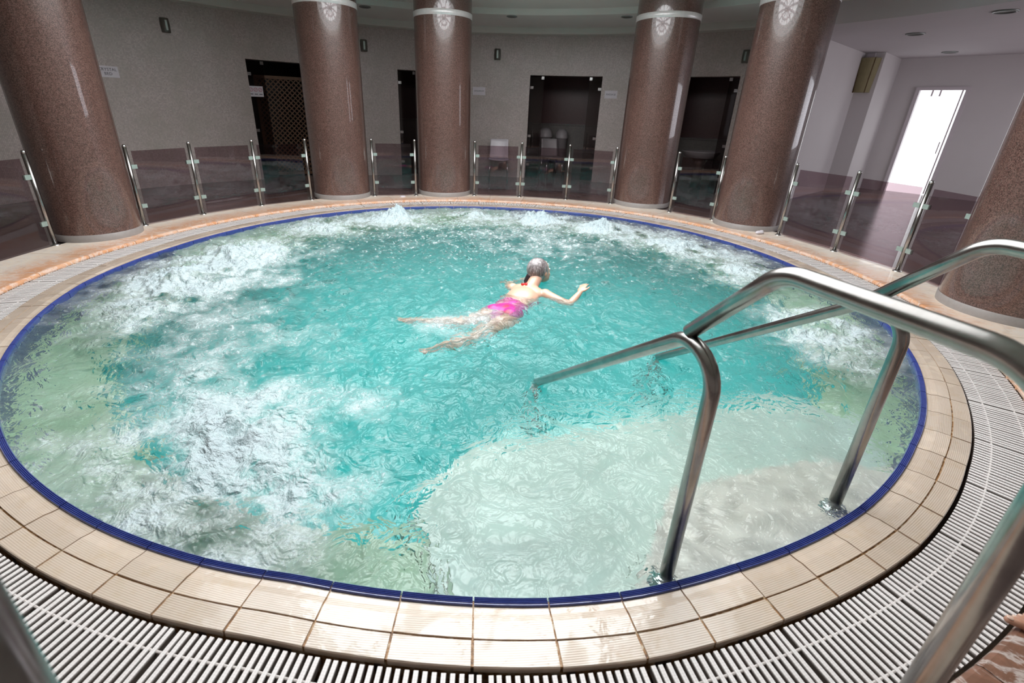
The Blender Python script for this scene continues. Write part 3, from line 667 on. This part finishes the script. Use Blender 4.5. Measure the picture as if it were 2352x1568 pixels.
# ------------------------------------------------------------------ chairs, bins, basin, small things
def shell_chair(loc, rz, lab, mat, s=1.0):
    e = tag(empty('plastic_chair', loc, rz), lab, 'chair'); n = 12
    def sheet(fn, nu, nv, th=.008):
        mb = MB(); vs = []
        for k in (0, 1):
            for i in range(nu+1):
                for j in range(nv+1): p, nn = fn(i/nu, j/nv); vs.append(p+nn*th*k)
        a_ = (nu+1)*(nv+1); g = lambda i, j: i*(nv+1)+j; fs = []
        for i in range(nu):
            for j in range(nv): fs += [(g(i, j), g(i+1, j), g(i+1, j+1), g(i, j+1)), (a_+g(i, j), a_+g(i, j+1), a_+g(i+1, j+1), a_+g(i+1, j))]
        for i in range(nu): fs += [(g(i, 0), a_+g(i, 0), a_+g(i+1, 0), g(i+1, 0)), (g(i, nv), g(i+1, nv), a_+g(i+1, nv), a_+g(i, nv))]
        for j in range(nv): fs += [(g(0, j), g(0, j+1), a_+g(0, j+1), a_+g(0, j)), (g(nu, j), a_+g(nu, j), a_+g(nu, j+1), g(nu, j+1))]
        return mb.add(vs, fs, True)
    def back(u_, v_): x = (u_-.5)*(.44-.03*v_); return Vector((x, .20+.10*v_-.06*(1-(2*u_-1)**2)*-1*.5, .45+.42*v_)), Vector((0, 1, .1)).normalized()
    def seat(u_, v_): x = (u_-.5)*.46; y = -.22+.44*v_; return Vector((x, y, .45-.025*sin(pi*v_)*sin(pi*u_)+.02*abs(2*u_-1)**3)), Vector((0, 0, -1))
    sheet(back, n, 8).build('backrest', mat, e); sheet(seat, n, 8).build('seat', mat, e)
    for x in (-.19, .19):
        for y in (-.19, .2): MB().tube([(x, y, .44), (x*1.12, y*1.15, .005)], .012, 10).build('leg', M['chrome'], e)
shell_chair((.125, 6.80, 0), 0, 'white plastic shell chair against the curved wall behind the glass railing', M['white'])
shell_chair((1.45, 7.80, 0), .25, 'dim white plastic chair inside the middle glass doorway', M['greyplastic'])
def bin_(loc, r, h, lab):
    e = tag(empty('domed_bin', loc), lab, 'bin')
    MB().lathe([(r*.86, 0), (r, h*.8), (r*1.02, h*.8)], n=28).build('body', M['greyplastic'], e)
    MB().lathe([(r*1.05, h*.8), (r*1.05, h*.84), (r*.9, h*.93), (r*.5, h*.99), (.002, h)], n=28, caps=False).build('lid', M['greyplastic'], e)
bin_((1.30, 8.42, 0), .17, 1.12, 'dim pale domed bin left of its pair in the middle doorway')
bin_((1.72, 8.40, 0), .15, 1.10, 'dim pale domed bin right of its pair in the middle doorway')
e = tag(empty('wall_box', (1.50, 9.14, 1.50), R_(-9)), 'small black box on the maroon wall inside the middle doorway', 'box')
MB().box((0, 0, 0), (.21, .06, .13)).build('case', M['black'], e); MB().box((0, -.034, 0), (.17, .008, .09)).build('front', M['darkstone'], e)
e = tag(empty('wash_basin', (4.62, 6.55, 0), R_(50-90)), 'dim pale round basin inside the right dark doorway', 'basin')
MB().lathe([(.12, 0), (.10, .5), (.16, .62)], n=24).build('pedestal', M['darkstone'], e)
MB().lathe([(.10, .62), (.30, .66), (.40, .78), (.41, .80), (.38, .80), (.28, .70), (.02, .67)], n=36, caps=False).build('bowl', M['greyplastic'], e)
sp = MB(); sp.ball((0, 0, .022), (.055, .035, .022), 14, 8); sp.ball((.03, .015, .03), (.03, .025, .02), 10, 6); sp.ball((-.035, -.01, .018), (.03, .03, .016), 10, 6)
tag(sp.build('crumpled_towel', M['white'], None, (3.80, 1.99, ZK)), 'small crumpled white cloth on the kerb below the fifth column', 'cloth')
tag(MB().lathe([(.05, 0), (.052, .012), (.035, .02), (.002, .022)], n=20).build('drain_cap', M['white'], None, (-1.54, 3.93, ZK)), 'flat white disc on the kerb between the second and third columns', 'disc')

# ------------------------------------------------------------------ people
def remeshed(mb, name, mat, parent, voxel, smooth=6):
    o = mb.build(name, mat, parent); md = o.modifiers.new('r', 'REMESH'); md.mode = 'VOXEL'; md.voxel_size = voxel; md.use_smooth_shade = True
    s_ = o.modifiers.new('s', 'SMOOTH'); s_.iterations = smooth; s_.factor = .6
    dg = bpy.context.evaluated_depsgraph_get(); me = bpy.data.meshes.new_from_object(o.evaluated_get(dg)); o.modifiers.clear(); o.data = me
    me.materials.clear(); me.materials.append(mat); me.polygons.foreach_set('use_smooth', [True]*len(me.polygons)); return o
def limb(mb, pts, rad, n=14):
    P = []; RR = []
    for i in range(len(pts)-1):
        a_, b_ = Vector(pts[i]), Vector(pts[i+1])
        for k in range(6): P.append(a_.lerp(b_, k/6)); RR.append(rad[i]+(rad[i+1]-rad[i])*k/6)
    P.append(Vector(pts[-1])); RR.append(rad[-1])
    for p, r_ in zip(P[::1], RR[::1]): mb.ball(p, r_, 12, 8)
    mb.tube(P, RR, n); return mb
def hand(mb, wrist, dirv, upv, s=1.0, side=1):
    d = Vector(dirv).normalized(); u_ = Vector(upv); u_ = (u_-d*u_.dot(d)).normalized(); l = d.cross(u_)*side; w_ = Vector(wrist)
    rot = Matrix((d, l, u_)).transposed(); mb.ball(w_+d*.045*s, (.052*s, .040*s, .016*s), 14, 8, rot)
    for k, ln in enumerate((.064, .074, .070, .054)):
        y = (k-1.5)*.0195*s; b_ = w_+d*.078*s+l*y; pts = [b_, b_+d*ln*.5*s-u_*.004*s+l*y*.12, b_+d*ln*s-u_*.018*s+l*y*.2]; limb(mb, pts, [.0092*s, .0082*s, .0066*s], 10)
    b_ = w_+d*.025*s-l*.035*s; limb(mb, [b_, b_+d*.03*s-l*.022*s, b_+d*.058*s-l*.028*s-u_*.006*s], [.013*s, .0105*s, .008*s], 10)
def swimmer():
    base = Vector((.30, -.80, -.10)); e = tag(empty('person', base), 'woman swimming away in a magenta swimsuit, grey hair under a net, right arm out', 'person')
    F = Vector((.47, .88, 0)).normalized(); S_ = Vector((F.y, -F.x, 0))     # forward, her right
    hip = Vector((.235, -.87, -.125)); P = lambda f, s_, z: hip+F*f+S_*s_+Vector((0, 0, z))
    b = MB(); rot = Matrix((F, S_, Vector((0, 0, 1)))).transposed()
    rt2 = Matrix.Rotation(0, 3, 'Z'); tilt = rot @ Matrix.Rotation(-.17, 3, 'Y')
    # trunk
    b.ball(P(.0, 0, .0), (.17, .165, .105), 24, 14, tilt); b.ball(P(-.03, .075, .02), (.10, .085, .09), 18, 12, tilt); b.ball(P(-.03, -.075, .02), (.10, .085, .09), 18, 12, tilt)
    b.ball(P(.18, 0, .02), (.18, .130, .090), 24, 14, tilt); b.ball(P(.36, 0, .055), (.17, .150, .095), 24, 14, tilt); b.ball(P(.47, 0, .085), (.10, .165, .070), 22, 14, tilt)
    shR = P(.50, .165, .085); shL = P(.50, -.165, .075)
    b.ball(shR, .056, 16, 10); b.ball(shL, .056, 16, 10)
    # neck and head
    hc = Vector((.575, -.25, .095)); limb(b, [P(.46, 0, .085), P(.53, .01, .12), hc-F*.02+Vector((0, 0, -.02))], [.070, .058, .058])
    look = Vector((.78, .60, .10)).normalized(); z_ = (Vector((-.06, 0, 1))-look*look.z).normalized(); l_ = z_.cross(look); hr = Matrix((look, l_, z_)).transposed()
    H = lambda x, y, z: hc+hr @ Vector((x*1.12, y*1.12, z*1.12))
    b.ball(hc+hr @ Vector((-.01, 0, .025)), (0.1075, 0.0851, 0.103), 26, 18, hr); b.ball(H(.035, 0, -.045), (0.0694, 0.0605, 0.0694), 20, 14, hr); b.ball(H(.072, 0, -.088), (.026, .026, .020), 12, 8, hr)
    b.ball(H(.092, 0, -.012), (.018, .012, .026), 12, 8, hr); b.ball(H(.104, 0, -.024), (.013, .015, .011), 12, 8, hr)
    b.ball(H(.088, 0, -.055), (.012, .024, .010), 12, 8, hr)
    for s_ in (1, -1): b.ball(H(.0, s_*.076, -.005), (.018, .010, .030), 12, 8, hr); b.ball(H(.062, s_*.034, -.03), (.025, .022, .024), 12, 8, hr)
    # arms
    el = Vector((.815, -.66, -.075)); wr_ = Vector((.925, -.53, .005)); limb(b, [shR, shR.lerp(el, .5), el], [.052, .044, .036]); limb(b, [el, el.lerp(wr_, .4), wr_], [.037, .034, .023])
    hand(b, wr_, (.35, .75, .32), (-.4, -.2, 1), 1.0, -1)
    el2 = P(.70, -.34, -.02); wr2 = P(.90, -.24, -.06); limb(b, [shL, shL.lerp(el2, .5), el2], [.052, .043, .036]); limb(b, [el2, el2.lerp(wr2, .4), wr2], [.036, .033, .023]); hand(b, wr2, F+S_*.4, (0, 0, 1), 1.0, 1)
    # legs
    kR = Vector((.0, -1.27, -.20)); aR = Vector((-.20, -1.50, -.12)); kL = Vector((-.10, -1.06, -.15)); aL = Vector((-.42, -1.08, -.12))
    hR = P(-.06, .085, -.01); hL = P(-.06, -.085, -.01)
    for h_, k_, a_ in ((hR, kR, aR), (hL, kL, aL)):
        limb(b, [h_, h_.lerp(k_, .5), k_], [.088, .076, .056]); limb(b, [k_, k_.lerp(a_, .35), a_], [.054, .055, .034])
        dd = (a_-k_).normalized(); limb(b, [a_, a_+dd*.09+Vector((0, 0, -.01)), a_+dd*.17], [.036, .032, .020])
        for q in range(5): t0 = a_+dd*.165+Vector((-dd.y, dd.x, 0))*(q-2)*.013; limb(b, [t0, t0+dd*(.035-.003*q)], [.010, .008], 8)
    loc = MB(); loc.v = [tuple(Vector(v)-base) for v in b.v]; loc.f = b.f; loc.sm = b.sm
    body = remeshed(loc, 'body', M['skin'], e, .0075, 5)
    # hair, net and pony tail
    hb = MB(); hb.ball(H(-.022, 0, .028), (0.1098, 0.0941, 0.1098), 32, 20, hr); hb.ball(H(-.045, 0, -.02), (0.084, 0.0829, 0.0784), 24, 14, hr)
    hb.v = [tuple(Vector(v)-base) for v in hb.v]; remeshed(hb, 'hair', M['hair'], e, .006, 4)
    pt = MB(); limb(pt, [H(-.10, .01, -.02), H(-.112, .02, -.06), H(-.115, .025, -.105), H(-.10, .03, -.135)], [.038, .046, .036, .014]); pt.v = [tuple(Vector(v)-base) for v in pt.v]; tag(remeshed(pt, 'ponytail', M['darkhair'], e, .006, 3), 'dark wet ponytail')
    for s_ in (1, -1):
        o = MB().ball(H(.082, s_*.03, .008)-base, (.010, .014, .009), 12, 8, hr).build('eye', M['paper'], e); MB().ball(H(.091, s_*.03, .008)-base, .0045, 8, 6).build('pupil', M['black'], o)
    MB().ball(H(.099, 0, -.055)-base, (.004, .022, .007), 12, 8, hr).build('lips', M['pink'], e)
    # swimsuit: inflated trunk shell from hip to mid back
    s2 = MB(); s2.ball(P(.0, 0, .002), (.172, .168, .109), 24, 14, tilt); s2.ball(P(-.025, .075, .022), (.095, .088, .094), 18, 12, tilt); s2.ball(P(-.025, -.075, .022), (.095, .088, .094), 18, 12, tilt); s2.ball(P(.14, 0, .018), (.14, .137, .096), 24, 14, tilt)
    s2.ball(P(.33, 0, .012), (.14, .152, .080), 24, 14, tilt)
    s2.v = [tuple(Vector(v)-base) for v in s2.v]; remeshed(s2, 'swimsuit', M['suit'], e, .007, 4)
    tb = MB(); nb = P(.50, -.02, .155); tb.tube([nb+S_*.05-Vector((0, 0, .03)), nb, nb-S_*.05-Vector((0, 0, .03))], .008, 8); tb.ball(nb-F*.012, (.018, .014, .012), 10, 8); tb.tube([nb, nb-F*.05-S_*.03+Vector((0, 0, .0))], [.009, .014], 8); tb.tube([nb, nb-F*.045+S_*.012], [.008, .012], 8)
    tb.v = [tuple(Vector(v)-base) for v in tb.v]; tag(tb.build('neck_tie', M['red'], e), 'red halter tie')
swimmer()
def bystander():
    base = Vector((2.05, -3.565, ZK)); e = tag(empty('person', base), 'bare toes of a person standing on the marble kerb at the right edge', 'person')
    b = MB(); D = Vector((-.80, .60, 0)).normalized(); Sd = Vector((-D.y, D.x, 0)); h_ = Vector((0, 0, 0))
    Q = lambda f, s_, z: h_+D*f+Sd*s_+Vector((0, 0, z))
    limb(b, [Q(-.02, 0, .035), Q(.07, 0, .036), Q(.15, .0, .026)], [.034, .034, .024]); b.ball(Q(.13, 0, .020), (.06, .045, .018), 16, 10, Matrix((D, Sd, Vector((0, 0, 1)))).transposed())
    limb(b, [Q(0, 0, .07), Q(-.01, 0, .13)], [.036, .036]); limb(b, [Q(-.01, 0, .13), Q(-.02, 0, .28), Q(-.01, 0, .46)], [.036, .056, .056]); limb(b, [Q(-.01, 0, .46), Q(.0, 0, .66), Q(-.01, 0, .86)], [.058, .074, .086])
    tp = []
    for q, (ln, rd) in enumerate(((.062, .0150), (.056, .0105), (.048, .0098), (.040, .0092), (.032, .0088))):
        s_ = .034-q*.0175; t0 = Q(.165-.008*q, s_, .017); t1 = Q(.165-.008*q+ln, s_*1.05, .0135); limb(b, [t0, t0.lerp(t1, .6)+Vector((0, 0, .003)), t1], [rd, rd, rd*.85], 10); tp.append((t1, rd))
    remeshed(b, 'body', M['foot_skin'], e, .005, 4)
    for t1, rd in tp: MB().ball(t1+Vector((0, 0, rd*.72))-D*.002, (rd*.75, rd*.65, rd*.25), 12, 6, Matrix((D, Sd, Vector((0, 0, 1)))).transposed()).build('toenail', M['nail'], e)
M['nail'] = plain('toenail', (.66, .46, .36), .25, var=.04)
bystander()
